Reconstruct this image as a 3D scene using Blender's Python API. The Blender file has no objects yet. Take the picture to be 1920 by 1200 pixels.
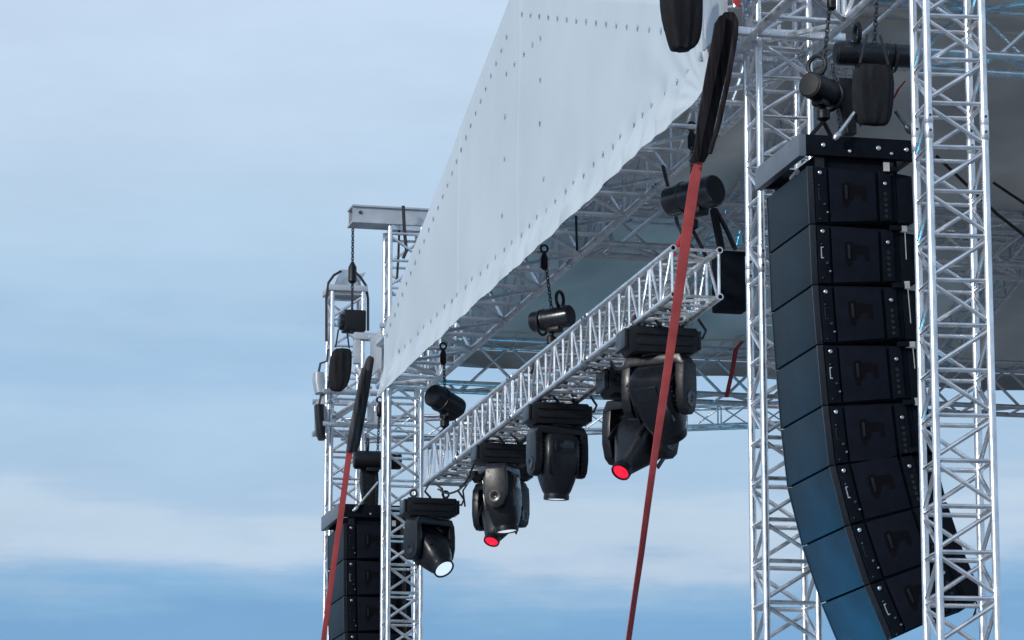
import bpy, bmesh, math, random
from mathutils import Vector, Matrix, noise as mnoise
random.seed(7)
V = Vector
S = bpy.context.scene
COL = S.collection

# ------------------------------------------------------------------ camera
F = 7000.0                                   # focal length in pixels of the 1920 px wide photograph
PITCH = math.atan2(1450, F)
YAW = math.atan(1660 / F * math.cos(PITCH))
CAM = V((0, 0, 1.6))
FW = V((math.sin(YAW) * math.cos(PITCH), math.cos(YAW) * math.cos(PITCH), math.sin(PITCH)))
RT = V((math.cos(YAW), -math.sin(YAW), 0))
UP = RT.cross(FW)
cd = bpy.data.cameras.new('camera')
cam = bpy.data.objects.new('camera', cd)
COL.objects.link(cam)
cam.location = CAM
cam.rotation_euler = Matrix((RT, UP, -FW)).transposed().to_euler()
cd.sensor_width = 36
cd.lens = F / 1920 * 36
cd.clip_start = 0.1
cd.clip_end = 20000
S.camera = cam

# ------------------------------------------------------------------ sky and sun
SUN_EL, SUN_AZ = math.radians(20), math.radians(-122)     # low soft sun on the audience side, azimuth from +Y towards +X
sun_dir = V((math.sin(SUN_AZ) * math.cos(SUN_EL), math.cos(SUN_AZ) * math.cos(SUN_EL), math.sin(SUN_EL)))
W = bpy.data.worlds.new('World')
S.world = W
W.use_nodes = True
nt = W.node_tree
for n in list(nt.nodes): nt.nodes.remove(n)
def wn(t, **k):
    n = nt.nodes.new(t)
    for a, b in k.items(): setattr(n, a, b)
    return n
wo = wn('ShaderNodeOutputWorld')
bg = wn('ShaderNodeBackground')
bg.inputs['Strength'].default_value = 0.1
sky = wn('ShaderNodeTexSky', sky_type='NISHITA')
sky.sun_disc = False
sky.sun_elevation = SUN_EL
sky.sun_rotation = SUN_AZ
sky.air_density = 1.0
sky.dust_density = 2.0
tc = wn('ShaderNodeTexCoord')
mp = wn('ShaderNodeMapping')
mp.inputs['Scale'].default_value = (2.2, 2.2, 34.0)
nz = wn('ShaderNodeTexNoise')
nz.inputs['Scale'].default_value = 2.4
nz.inputs['Detail'].default_value = 5
nz.inputs['Roughness'].default_value = 0.5
mp2 = wn('ShaderNodeMapping')
mp2.inputs['Scale'].default_value = (5, 5, 16.0)
mp2.inputs['Rotation'].default_value = (0.12, 0.1, 0.3)
nz2 = wn('ShaderNodeTexNoise')
nz2.inputs['Scale'].default_value = 2.0
nz2.inputs['Detail'].default_value = 6
nz2.inputs['Roughness'].default_value = 0.55
sx = wn('ShaderNodeSeparateXYZ')
ramp = wn('ShaderNodeValToRGB')
L = nt.links.new
L(tc.outputs['Generated'], mp.inputs['Vector'])
L(tc.outputs['Generated'], mp2.inputs['Vector'])
L(mp.outputs[0], nz.inputs['Vector'])
L(mp2.outputs[0], nz2.inputs['Vector'])
L(tc.outputs['Generated'], sx.inputs[0])
def wmath(op, a, b):
    m = wn('ShaderNodeMath', operation=op)
    for i, v in enumerate((a, b)):
        if isinstance(v, (int, float)): m.inputs[i].default_value = v
        else: L(v, m.inputs[i])
    return m.outputs[0]
d1 = wmath('MULTIPLY', wmath('SUBTRACT', nz.outputs['Fac'], 0.5), 0.030)
d2 = wmath('MULTIPLY', wmath('SUBTRACT', nz2.outputs['Fac'], 0.5), 0.046)
mp3 = wn('ShaderNodeMapping')
mp3.inputs['Scale'].default_value = (9, 9, 70.0)
mp3.inputs['Rotation'].default_value = (0.02, 0.03, 0.0)
nz3 = wn('ShaderNodeTexNoise')
nz3.inputs['Scale'].default_value = 2.0
nz3.inputs['Detail'].default_value = 8
nz3.inputs['Roughness'].default_value = 0.6
L(tc.outputs['Generated'], mp3.inputs['Vector'])
L(mp3.outputs[0], nz3.inputs['Vector'])
d3 = wmath('MULTIPLY', wmath('SUBTRACT', nz3.outputs['Fac'], 0.5), 0.022)
zz = wmath('ADD', wmath('ADD', wmath('ADD', sx.outputs['Z'], d1), d2), d3)
L(zz, ramp.inputs['Fac'])
def lin(c): return tuple(((x / 255 + .055) / 1.055) ** 2.4 if x > 10 else x / 255 / 12.92 for x in c)
def zy(y): return 0.2857 - y * 0.1673 / 1200
stops = [(0.0, (165, 185, 208)), (0.06, (128, 170, 212)), (zy(1190), (121, 169, 213)), (zy(1125), (138, 181, 219)),
         (zy(1080), (156, 190, 222)), (zy(1030), (188, 208, 230)), (zy(965), (193, 213, 232)), (zy(890), (171, 200, 228)),
         (zy(800), (176, 205, 231)), (zy(700), (163, 197, 228)), (zy(560), (177, 206, 233)), (zy(400), (184, 211, 236)),
         (zy(200), (195, 217, 239)), (zy(20), (200, 221, 243)), (0.42, (198, 216, 238)), (0.7, (156, 181, 212)), (1.0, (140, 167, 202))]
el = ramp.color_ramp.elements
while len(el) < len(stops): el.new(0.5)
for e, (p, c) in zip(el, stops):
    e.position = p
for e, (p, c) in zip(el, stops):
    e.position = p
    r = lin(c)
    e.color = (r[0], r[1], r[2], 1)
mul = wn('ShaderNodeVectorMath', operation='SCALE')
mul.inputs['Scale'].default_value = 10.0
L(ramp.outputs['Color'], mul.inputs[0])
mp4 = wn('ShaderNodeMapping')
mp4.inputs['Scale'].default_value = (10, 10, 26.0)
mp4.inputs['Rotation'].default_value = (0.25, -0.2, 0.4)
nz4 = wn('ShaderNodeTexNoise')
nz4.inputs['Scale'].default_value = 1.6
nz4.inputs['Detail'].default_value = 7
nz4.inputs['Roughness'].default_value = 0.58
L(tc.outputs['Generated'], mp4.inputs['Vector'])
L(mp4.outputs[0], nz4.inputs['Vector'])
mot = wmath('ADD', wmath('MULTIPLY', wmath('SUBTRACT', nz4.outputs['Fac'], 0.5), 2.2), 10.15)
L(mot, mul.inputs['Scale'])
mx = wn('ShaderNodeMix', data_type='RGBA')
mx.inputs['Factor'].default_value = 0.94          # overcast: clouds hide nearly all of the clear sky
L(sky.outputs[0], mx.inputs['A'])
L(mul.outputs[0], mx.inputs['B'])
L(mx.outputs['Result'], bg.inputs['Color'])
L(bg.outputs[0], wo.inputs['Surface'])
sd = bpy.data.lights.new('sun', 'SUN')
sd.energy = 2.3
sd.angle = math.radians(8)
sd.color = (1.0, 0.95, 0.88)
so = bpy.data.objects.new('sun', sd)
COL.objects.link(so)
so.rotation_euler = sun_dir.to_track_quat('Z', 'Y').to_euler()
so.location = (-20, -10, 40)
S.view_settings.view_transform = 'Standard'
S.view_settings.look = 'None'
S.view_settings.exposure = 0.0
S.view_settings.gamma = 1.0

# ------------------------------------------------------------------ pixel rays (scouting the photograph for real positions)
def ray(x, y): return FW + RT * ((x - 960) / F) + UP * ((600 - y) / F)
def PX(x, y, X): r = ray(x, y); return CAM + r * (X / r.x)
def PY(x, y, Y): r = ray(x, y); return CAM + r * (Y / r.y)
def proj(P):
    v = P - CAM
    d = v.dot(FW)
    return 960 + F * v.dot(RT) / d, 600 - F * v.dot(UP) / d, d

# ------------------------------------------------------------------ materials
def mat(name, col, rough=0.5, metal=0.0, var=0.15, vscale=6.0, bump=0.0, bscale=60.0, emit=0, spec=0.5, transl=0.0, stretch=None, rvar=0.0):
    m = bpy.data.materials.new(name)
    m.use_nodes = True
    t = m.node_tree
    b = t.nodes['Principled BSDF']
    b.inputs['Roughness'].default_value = rough
    b.inputs['Metallic'].default_value = metal
    b.inputs['Specular IOR Level'].default_value = spec
    co = t.nodes.new('ShaderNodeTexCoord')
    vec = co.outputs['Object']
    if stretch:
        mpn = t.nodes.new('ShaderNodeMapping')
        mpn.inputs['Scale'].default_value = stretch
        t.links.new(vec, mpn.inputs['Vector'])
        vec = mpn.outputs[0]
    n = t.nodes.new('ShaderNodeTexNoise')
    n.inputs['Scale'].default_value = vscale
    n.inputs['Detail'].default_value = 6
    t.links.new(vec, n.inputs['Vector'])
    r = t.nodes.new('ShaderNodeValToRGB')
    r.color_ramp.elements[0].position = 0.3
    r.color_ramp.elements[1].position = 0.7
    r.color_ramp.elements[0].color = tuple(c * (1 - var) for c in col) + (1,)
    r.color_ramp.elements[1].color = tuple(min(1, c * (1 + var)) for c in col) + (1,)
    t.links.new(n.outputs['Fac'], r.inputs['Fac'])
    t.links.new(r.outputs['Color'], b.inputs['Base Color'])
    if rvar:
        mr = t.nodes.new('ShaderNodeMapRange')
        mr.inputs['From Min'].default_value = 0.3
        mr.inputs['From Max'].default_value = 0.7
        mr.inputs['To Min'].default_value = max(0.05, rough - rvar)
        mr.inputs['To Max'].default_value = rough + rvar
        n3 = t.nodes.new('ShaderNodeTexNoise')
        n3.inputs['Scale'].default_value = vscale * 2.7
        n3.inputs['Detail'].default_value = 4
        t.links.new(vec, n3.inputs['Vector'])
        t.links.new(n3.outputs['Fac'], mr.inputs['Value'])
        t.links.new(mr.outputs[0], b.inputs['Roughness'])
    if bump:
        n2 = t.nodes.new('ShaderNodeTexNoise')
        n2.inputs['Scale'].default_value = bscale
        n2.inputs['Detail'].default_value = 4
        t.links.new(vec, n2.inputs['Vector'])
        bp = t.nodes.new('ShaderNodeBump')
        bp.inputs['Strength'].default_value = bump
        bp.inputs['Distance'].default_value = 0.01
        t.links.new(n2.outputs['Fac'], bp.inputs['Height'])
        t.links.new(bp.outputs[0], b.inputs['Normal'])
    if emit:
        b.inputs['Emission Color'].default_value = tuple(col) + (1,)
        b.inputs['Emission Strength'].default_value = emit
    if transl:
        out = t.nodes['Material Output']
        tr = t.nodes.new('ShaderNodeBsdfTranslucent')
        t.links.new(r.outputs['Color'], tr.inputs['Color'])
        ms = t.nodes.new('ShaderNodeMixShader')
        ms.inputs[0].default_value = transl
        t.links.new(b.outputs[0], ms.inputs[1])
        t.links.new(tr.outputs[0], ms.inputs[2])
        t.links.new(ms.outputs[0], out.inputs['Surface'])
    return m
M = {}
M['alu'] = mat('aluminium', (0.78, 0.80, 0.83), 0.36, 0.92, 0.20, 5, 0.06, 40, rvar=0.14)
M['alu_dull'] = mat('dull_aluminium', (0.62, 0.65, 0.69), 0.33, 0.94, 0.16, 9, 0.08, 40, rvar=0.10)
M['plate'] = mat('weathered_plate', (0.50, 0.53, 0.57), 0.5, 0.5, 0.12, 5, 0.05, 30)
M['pvc'] = mat('white_tarpaulin', (0.56, 0.638, 0.70), 0.42, 0, 0.06, 0.9, 0.03, 5, transl=0.06)
M['roof'] = mat('grey_roof_sheet', (0.56, 0.55, 0.535), 0.6, 0, 0.22, 0.7, 0.2, 2.0, transl=0.44)
M['black'] = mat('black_moulded_plastic', (0.006, 0.007, 0.010), 0.45, 0, 0.25, 12, rvar=0.08, spec=0.35)
M['black_gloss'] = mat('black_lacquer', (0.008, 0.010, 0.014), 0.28, 0, 0.2, 8, rvar=0.06)
M['gunmetal'] = mat('gunmetal_casing', (0.07, 0.075, 0.085), 0.26, 0.85, 0.2, 6, rvar=0.06)
M['grey_shell'] = mat('charcoal_shell', (0.010, 0.012, 0.017), 0.33, 0, 0.25, 8, rvar=0.08, spec=0.4)
M['cab'] = mat('black_cabinet_paint', (0.005, 0.007, 0.012), 0.75, 0, 0.3, 14, 0.15, 220, spec=0.08)
M['cabpanel'] = mat('cabinet_side_paint', (0.007, 0.009, 0.016), 0.75, 0, 0.2, 10, 0.12, 240, spec=0.08)
M['recess'] = mat('handle_recess_black', (0.003, 0.003, 0.005), 0.7, 0, 0.2, 10, spec=0.1)
M['steel'] = mat('zinc_steel', (0.55, 0.57, 0.6), 0.35, 0.9, 0.15, 30)
M['chain'] = mat('dark_chain', (0.10, 0.11, 0.12), 0.4, 0.8, 0.3, 30)
M['cable'] = mat('black_rubber', (0.012, 0.013, 0.016), 0.5, 0, 0.2, 20)
M['cloth'] = mat('black_woven_cloth', (0.009, 0.010, 0.013), 0.8, 0, 0.35, 9, 0.4, 40, stretch=(3, 3, 1), spec=0.3)
M['sling'] = mat('charcoal_sling_webbing', (0.022, 0.020, 0.023), 0.9, 0, 0.7, 8, 0.5, 50, stretch=(4, 4, 0.25), spec=0.1)
M['red'] = mat('red_webbing', (0.35, 0.058, 0.060), 0.75, 0, 0.16, 8, 0.35, 180, spec=0.3)
M['sling_grey'] = mat('grey_sling_webbing', (0.065, 0.065, 0.07), 0.85, 0, 0.6, 8, 0.4, 50, stretch=(4, 4, 0.25), spec=0.3)
M['beam'] = mat('grey_painted_beam', (0.13, 0.155, 0.19), 0.45, 0.1, 0.12, 6)
M['redcloth'] = mat('red_ratchet_web', (0.42, 0.035, 0.035), 0.8, 0, 0.2, 8, 0.2, 90)
M['tape'] = mat('white_tape', (0.42, 0.43, 0.42), 0.7, 0, 0.2, 10)
M['eyelet'] = mat('blue_grey_eyelet', (0.30, 0.40, 0.53), 0.45, 0.3, 0.4, 20)
M['lens_red'] = mat('red_lamp_lens', (1.0, 0.012, 0.045), 0.2, 0, 0.02, 5, emit=0.95)
M['lens_white'] = mat('white_lamp_lens', (0.82, 0.90, 1.0), 0.2, 0, 0.02, 5, emit=0.75)
M['glass'] = mat('dark_glass', (0.012, 0.016, 0.022), 0.1, 0, 0.1, 5)
M['ground'] = mat('trodden_asphalt', (0.17, 0.175, 0.18), 0.9, 0, 0.3, 0.6, 0.3, 20)
# speaker grille: fine horizontal louvre lines in dark steel mesh
def grille_mat():
    m = mat('perforated_grille', (0.006, 0.016, 0.026), 0.55, 0.0, 0.25, 3.0, spec=0.25)
    t = m.node_tree
    b = t.nodes['Principled BSDF']
    co = t.nodes.new('ShaderNodeTexCoord')
    vo = t.nodes.new('ShaderNodeTexVoronoi')
    vo.inputs['Scale'].default_value = 150
    t.links.new(co.outputs['Object'], vo.inputs['Vector'])
    bp = t.nodes.new('ShaderNodeBump')
    bp.inputs['Strength'].default_value = 0.5
    bp.inputs['Distance'].default_value = 0.004
    t.links.new(vo.outputs['Distance'], bp.inputs['Height'])
    t.links.new(bp.outputs[0], b.inputs['Normal'])
    return m
M['grille'] = grille_mat()

# ------------------------------------------------------------------ helpers
def tag(o, label=None, cat=None, group=None, kind=None):
    if label: o['label'] = label
    if cat: o['category'] = cat
    if group: o['group'] = group
    if kind: o['kind'] = kind
    return o
def thing(name, label, cat, loc, group=None):
    o = bpy.data.objects.new(name, None)
    o.empty_display_size = 0.2
    COL.objects.link(o)
    o.location = loc
    return tag(o, label, cat, group)
def base_of(o):
    p = V((0, 0, 0))
    while o:
        p = p + o.location
        o = o.parent
    return p
class MB:
    """collects faces in world coordinates"""
    def __init__(s): s.v = []; s.f = []
    def add(s, vs, fs):
        k = len(s.v)
        s.v += [V(a) for a in vs]
        s.f += [tuple(i + k for i in f) for f in fs]
        return s
    def box(s, o, ex, ey, ez, x, y, z):
        """box in the frame o, ex, ey, ez with ranges x, y, z"""
        vs = [o + ex * a + ey * b + ez * c for c in z for b in y for a in x]
        return s.add(vs, [(0, 2, 3, 1), (4, 5, 7, 6), (0, 1, 5, 4), (2, 6, 7, 3), (0, 4, 6, 2), (1, 3, 7, 5)])
    def abox(s, lo, hi):
        return s.box(V((0, 0, 0)), V((1, 0, 0)), V((0, 1, 0)), V((0, 0, 1)), (lo[0], hi[0]), (lo[1], hi[1]), (lo[2], hi[2]))
    def tube(s, p, q, r, n=8, r2=None):
        p = V(p); q = V(q)
        d = (q - p).normalized()
        a = d.orthogonal().normalized(); b = d.cross(a)
        r2 = r if r2 is None else r2
        vs = []
        for c, rr in ((p, r), (q, r2)):
            for i in range(n):
                t = 2 * math.pi * i / n
                vs.append(c + (a * math.cos(t) + b * math.sin(t)) * rr)
        fs = [(i, (i + 1) % n, n + (i + 1) % n, n + i) for i in range(n)]
        fs += [tuple(range(n - 1, -1, -1)), tuple(range(n, 2 * n))]
        return s.add(vs, fs)
    def path(s, pts, r, n=6):
        pts = [V(p) for p in pts]
        vs = []; a = None
        for i, p in enumerate(pts):
            d = (pts[min(i + 1, len(pts) - 1)] - pts[max(i - 1, 0)]).normalized()
            if a is None: a = d.orthogonal().normalized()
            a = (a - d * a.dot(d)).normalized()
            b = d.cross(a)
            for k in range(n):
                t = 2 * math.pi * k / n
                vs.append(p + (a * math.cos(t) + b * math.sin(t)) * r)
        fs = []
        for i in range(len(pts) - 1):
            for k in range(n):
                fs.append((i * n + k, i * n + (k + 1) % n, (i + 1) * n + (k + 1) % n, (i + 1) * n + k))
        fs += [tuple(range(n - 1, -1, -1)), tuple(range((len(pts) - 1) * n, len(pts) * n))]
        return s.add(vs, fs)
    def lathe(s, o, ax, prof, n=20):
        """prof: (along axis, radius)"""
        ax = ax.normalized(); a = ax.orthogonal().normalized(); b = ax.cross(a)
        vs = []
        for t, r in prof:
            for i in range(n):
                w = 2 * math.pi * i / n
                vs.append(o + ax * t + (a * math.cos(w) + b * math.sin(w)) * max(r, 1e-4))
        fs = []
        for j in range(len(prof) - 1):
            for i in range(n):
                fs.append((j * n + i, j * n + (i + 1) % n, (j + 1) * n + (i + 1) % n, (j + 1) * n + i))
        fs += [tuple(range(n - 1, -1, -1)), tuple(range((len(prof) - 1) * n, len(prof) * n))]
        return s.add(vs, fs)
    def loft(s, secs, n=24):
        """secs: (centre, u, v, half u, half v, power) superellipse rings"""
        vs = []
        for c, u, v, hu, hv, pw in secs:
            for i in range(n):
                w = 2 * math.pi * i / n
                cu, su = math.cos(w), math.sin(w)
                e = 2.0 / pw
                vs.append(c + u * (hu * math.copysign(abs(cu) ** e, cu)) + v * (hv * math.copysign(abs(su) ** e, su)))
        fs = []
        m = len(secs)
        for j in range(m - 1):
            for i in range(n):
                fs.append((j * n + i, j * n + (i + 1) % n, (j + 1) * n + (i + 1) % n, (j + 1) * n + i))
        fs += [tuple(range(n - 1, -1, -1)), tuple(range((m - 1) * n, m * n))]
        return s.add(vs, fs)
    def prism(s, o, ex, ey, ez, poly, z0, z1):
        n = len(poly)
        vs = [o + ex * x + ey * y + ez * z0 for x, y in poly] + [o + ex * x + ey * y + ez * z1 for x, y in poly]
        fs = [(i, (i + 1) % n, n + (i + 1) % n, n + i) for i in range(n)]
        fs += [tuple(range(n - 1, -1, -1)), tuple(range(n, 2 * n))]
        return s.add(vs, fs)
    def torus(s, o, a, b, R, r, n=16, m=6, sa=1.0):
        a = a.normalized(); b = b.normalized(); c = a.cross(b)
        vs = []
        for i in range(n):
            w = 2 * math.pi * i / n
            d = a * math.cos(w) + b * math.sin(w)
            cc = o + a * (R * sa * math.cos(w)) + b * (R * math.sin(w))
            for k in range(m):
                t = 2 * math.pi * k / m
                vs.append(cc + d * (r * math.cos(t)) + c * (r * math.sin(t)))
        fs = [(i * m + k, ((i + 1) % n) * m + k, ((i + 1) % n) * m + (k + 1) % m, i * m + (k + 1) % m) for i in range(n) for k in range(m)]
        return s.add(vs, fs)
    def chain(s, p, q, L=0.055, r=0.008):
        L *= 0.8; r *= 0.8
        p = V(p); q = V(q)
        d = (q - p); ln = d.length; d.normalize()
        a = d.orthogonal().normalized(); b = d.cross(a)
        k = max(1, int(ln / (L * 0.72)))
        for i in range(k):
            s.torus(p + d * (ln * (i + .5) / k), d, a if i % 2 else b, L * 0.32, r, 8, 4, 1.6)
        return s
    def build(s, name, m, parent=None, kind=None, label=None, bevel=0.0, loc=None, smooth=True):
        base = base_of(parent) if parent else V(loc if loc is not None else (0, 0, 0))
        me = bpy.data.meshes.new(name)
        me.from_pydata([tuple(a - base) for a in s.v], [], s.f)
        bm = bmesh.new(); bm.from_mesh(me)
        bmesh.ops.recalc_face_normals(bm, faces=bm.faces)
        if bevel:
            ed = [e for e in bm.edges if len(e.link_faces) == 2 and e.calc_face_angle(0) > 0.6]
            bmesh.ops.bevel(bm, geom=ed, offset=bevel, segments=2, affect='EDGES', profile=0.6, clamp_overlap=True)
        bm.to_mesh(me); bm.free()
        me.materials.append(m)
        if smooth:
            me.shade_smooth()
            me.set_sharp_from_angle(angle=math.radians(38))
        o = bpy.data.objects.new(name, me)
        COL.objects.link(o)
        if parent: o.parent = parent
        elif loc is not None: o.location = loc
        if kind: o['kind'] = kind
        if label: o['label'] = label
        return o
EX, EY, EZ = V((1, 0, 0)), V((0, 1, 0)), V((0, 0, 1))
def rotz(v, a): return Matrix.Rotation(a, 3, 'Z') @ v

# ------------------------------------------------------------------ ground
g = MB()
g.add([(-6000, -6000, 0), (6000, -6000, 0), (6000, 6000, 0), (-6000, 6000, 0)], [(0, 1, 2, 3)])
tag(g.build('ground', M['ground'], smooth=False), kind='structure')

# ------------------------------------------------------------------ trusses
def visible(p, q):
    a = proj((p + q) / 2)
    return -60 < a[0] < 1980 and -60 < a[1] < 1260
def truss(name, label, cat, p0, p1, a, b, pitch, phase=0.0, rc=0.027, rb=0.014, group=None, m='alu', mode='zig', bars=(1, 1, 1, 1), ends=True, seed=0, loc=None):
    """box truss: four chords from p0 to p1, cross-section vectors a and b; lacing on the four faces"""
    p0 = V(p0); p1 = V(p1)
    d = (p1 - p0); ln = d.length; d = d / ln
    root = thing(name, label, cat, V(loc) if loc is not None else p0, group)
    cs = [V((0, 0, 0)), a, a + b, b]
    for c in cs:
        MB().tube(p0 + c, p1 + c, rc, 14).build('chord', M[m], root)
    nodes = []
    t = phase
    while t < ln - 0.02:
        if t > 0.02: nodes.append(t)
        t += pitch
    if ends: nodes = [0.03] + [t for t in nodes if 0.12 < t < ln - 0.12] + [ln - 0.03]
    barl, dia = [], []
    for f in range(4):
        A, B = cs[f], cs[(f + 1) % 4]
        for i, t in enumerate(nodes):
            if bars[f]: barl.append((p0 + A + d * t, p0 + B + d * t))
            if i + 1 < len(nodes):
                t2 = nodes[i + 1]
                g_ = 0.03
                if (i + f + seed) % 2: dia.append((p0 + A + d * (t + g_), p0 + B + d * (t2 - g_)))
                else: dia.append((p0 + B + d * (t + g_), p0 + A + d * (t2 - g_)))
    for kind, lst in (('cross_bar', barl), ('diagonal_brace', dia)):
        vis = [x for x in lst if visible(*x)]
        vis.sort(key=lambda x: ((x[0] + x[1]) / 2 - CAM).length)
        keep = vis[:99]
        ids = set(map(id, keep))
        rest = [x for x in lst if id(x) not in ids]
        for p, q in keep: MB().tube(p, q, rb, 8).build(kind, M[m], root)
        if rest:
            r_ = MB()
            for p, q in rest: r_.tube(p, q, rb, 6)
            r_.build(kind, M[m], root, kind='stuff')
    return root
def tower(name, label, px, py, Y, s, ang, ytop, bar_y, bar_dy, joints=(), m='alu', group='ground support towers', rc=0.0285, rb=0.0165):
    c = PY(px, py, Y)
    ex = rotz(EX, ang) * s; ey = rotz(EY, ang) * s
    zt = PY(px, ytop, Y).z
    zb = PY(px, bar_y, Y).z
    pitch = zb - PY(px, bar_y + bar_dy, Y).z
    ph = zb % pitch
    n = int(zb / pitch)
    # the taper of parallel lines is left to the lens: the tower is plumb
    r = truss(name, label, 'truss tower', (c.x, c.y, 0.02), (c.x, c.y, zt), ex, ey, pitch, ph, rc, rb, group, m, seed=n % 2, ends=False)
    for jy in joints:
        z = PY(px, jy, Y).z
        for k, cc in enumerate((V((0, 0, 0)), ex, ex + ey, ey)):
            p = V((c.x, c.y, z)) + cc
            o = MB().lathe(p - EZ * 0.11, EZ, [(0, rc + .001), (0.004, rc + .004), (0.105, rc + .004), (0.11, rc + .0015), (0.115, rc + .004), (0.215, rc + .004), (0.22, rc + .001)], 14).build('coupler', M[m], r)
            for dz in (-.055, .055):
                MB().tube(p + EZ * dz - EY * (rc + .008), p + EZ * dz + EY * (rc + .008), .011, 8).build('pin', M['chain'], o)
    return r, c, ex, ey, zt
TR = tower('truss_tower', 'wide truss tower nearest the right edge, standing in front of the big speaker column', 1750, 600, 24.1, 0.4, math.radians(-6), -500, 446, 83.5, joints=(232,))
TL = tower('truss_tower', 'truss tower left of the big speaker column and partly hidden by it', 1430, 600, 26.66, 0.4, math.radians(-3), -420, 446, 75, joints=(485,))
TI = tower('truss_tower', 'slim far truss tower at the left end of the banner with a crossbeam on top', 728, 1000, 41.6, 0.38, math.radians(-2), 424, 800, 52, joints=(), group='ground support towers')
TO = tower('truss_tower', 'leftmost and farthest truss tower, topped by a pulley head beside the far speaker column', 622, 700, 43.9, 0.38, math.radians(-2), 545, 800, 50, joints=(748,))

FT0, FT1 = V((8.06, 24.3, 9.57)), V((8.06, 41.5, 9.57))
FT = truss('roof_truss', 'long front roof truss running just behind the lower edge of the white banner', 'roof truss', FT0, FT1, V((0.58, 0, 0)), V((0, 0, 0.5)), 0.82, 0.1, 0.038, 0.023, 'roof grid trusses', bars=(1, 1, 0, 0))
LT = truss('lighting_truss', 'bright lighting truss hung by hoists below the banner and carrying the moving lights', 'lighting truss', (8.1, 29.0, 8.045), (8.1, 39.05, 8.045), V((0.4, 0, 0)), V((0, 0, 0.395)), 0.34, 0.05, 0.028, 0.0135)
for dx_, dz_ in ((0, 0), (0.4, 0), (0.4, 0.395), (0, 0.395)):
    e_ = V((8.1 + dx_, 28.999, 8.045 + dz_))
    ch = [c_ for c_ in LT.children if c_.name.startswith('chord')][[(0, 0), (0.4, 0), (0.4, 0.395), (0, 0.395)].index((dx_, dz_))]
    MB().lathe(e_, -EY, [(0, .029), (.004, .029), (.004, .019), (.0045, .018)], 14).build('end_ring', M['alu'], ch)
    MB().lathe(e_ - EY * .0046, -EY, [(0, .018), (.0004, .0179)], 14).build('bore_shade_disc', M['recess'], ch)  # flat black disc: shade inside the hollow tube end, put in as colour
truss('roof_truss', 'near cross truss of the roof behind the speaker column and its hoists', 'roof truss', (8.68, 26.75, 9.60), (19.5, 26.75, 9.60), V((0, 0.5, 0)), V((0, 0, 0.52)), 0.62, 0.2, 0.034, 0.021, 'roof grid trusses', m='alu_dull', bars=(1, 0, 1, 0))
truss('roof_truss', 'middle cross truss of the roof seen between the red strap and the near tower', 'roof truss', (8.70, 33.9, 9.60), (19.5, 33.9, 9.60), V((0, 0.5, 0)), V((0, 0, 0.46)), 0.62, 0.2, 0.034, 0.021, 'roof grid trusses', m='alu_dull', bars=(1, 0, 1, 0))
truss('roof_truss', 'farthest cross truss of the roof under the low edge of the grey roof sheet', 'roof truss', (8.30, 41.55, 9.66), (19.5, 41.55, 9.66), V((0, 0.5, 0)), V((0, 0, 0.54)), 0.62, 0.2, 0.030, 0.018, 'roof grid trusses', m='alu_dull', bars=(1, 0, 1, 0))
def joints(tr, corners, ys, rc):
    for y in ys:
        for k, (x, z) in enumerate(corners):
            p = V((x, y, z))
            o = MB().lathe(p - EY * .11, EY, [(0, rc + .001), (.004, rc + .006), (.105, rc + .006), (.11, rc + .002), (.115, rc + .006), (.215, rc + .006), (.22, rc + .001)], 14).build('coupler', M['alu_dull'], tr)
            for dy in (-.055, .055):
                MB().tube(p + EY * dy - EX * (rc + .012), p + EY * dy + EX * (rc + .012), .011, 8).build('pin', M['chain'], o)
joints(LT, [(8.1, 8.045), (8.5, 8.045), (8.5, 8.44), (8.1, 8.44)], (31.9, 34.9, 37.4), .027)
for y in (34.86, 34.94):
    MB().abox((8.085, y - .012, 8.07), (8.105, y + .012, 8.415)).build('joint_plate', M['alu_dull'], LT)
joints(FT, [(8.06, 9.57), (8.64, 9.57)], (28.4, 31.4, 34.6, 37.6), .036)
# thin truss of the far wing, a little lower, against the sky
zt_ = PY(900, 781, 44.3).z
def atz(x, y, z): r = ray(x, y); return CAM + r * ((z - 1.6) / r.z)
q0, q1 = atz(640, 786, zt_), atz(1520, 752, zt_)
dd = (q1 - q0).normalized(); nn = V((-dd.y, dd.x, 0)) * 0.25
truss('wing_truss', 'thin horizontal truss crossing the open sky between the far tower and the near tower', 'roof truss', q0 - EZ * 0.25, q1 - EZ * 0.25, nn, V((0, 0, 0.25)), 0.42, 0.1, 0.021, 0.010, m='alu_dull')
# rafters and purlins under the roof sheet
RIDGE, EAVE_N, EAVE_F = (33.9, 12.05), (26.2, 10.25), (42.3, 10.22)
for i, X in enumerate((11.2, 14.6)):
    truss('rafter_truss', ('sloping rafter truss under the grey roof sheet, nearer the banner', 'sloping rafter truss under the grey roof sheet, farther right behind the nearest tower')[i], 'roof truss',
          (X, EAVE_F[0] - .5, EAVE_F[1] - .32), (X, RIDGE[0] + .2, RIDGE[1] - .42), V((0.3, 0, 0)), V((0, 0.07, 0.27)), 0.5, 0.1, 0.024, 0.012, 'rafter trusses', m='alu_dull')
truss('purlin_truss', 'level purlin truss halfway up the grey roof sheet at the upper right', 'roof truss', (8.9, 37.9, 10.86), (19, 37.9, 10.86), V((0, 0.28, 0)), V((0, -0.06, 0.27)), 0.55, 0.1, 0.022, 0.011, m='alu_dull', bars=(1, 0, 1, 0))

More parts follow.
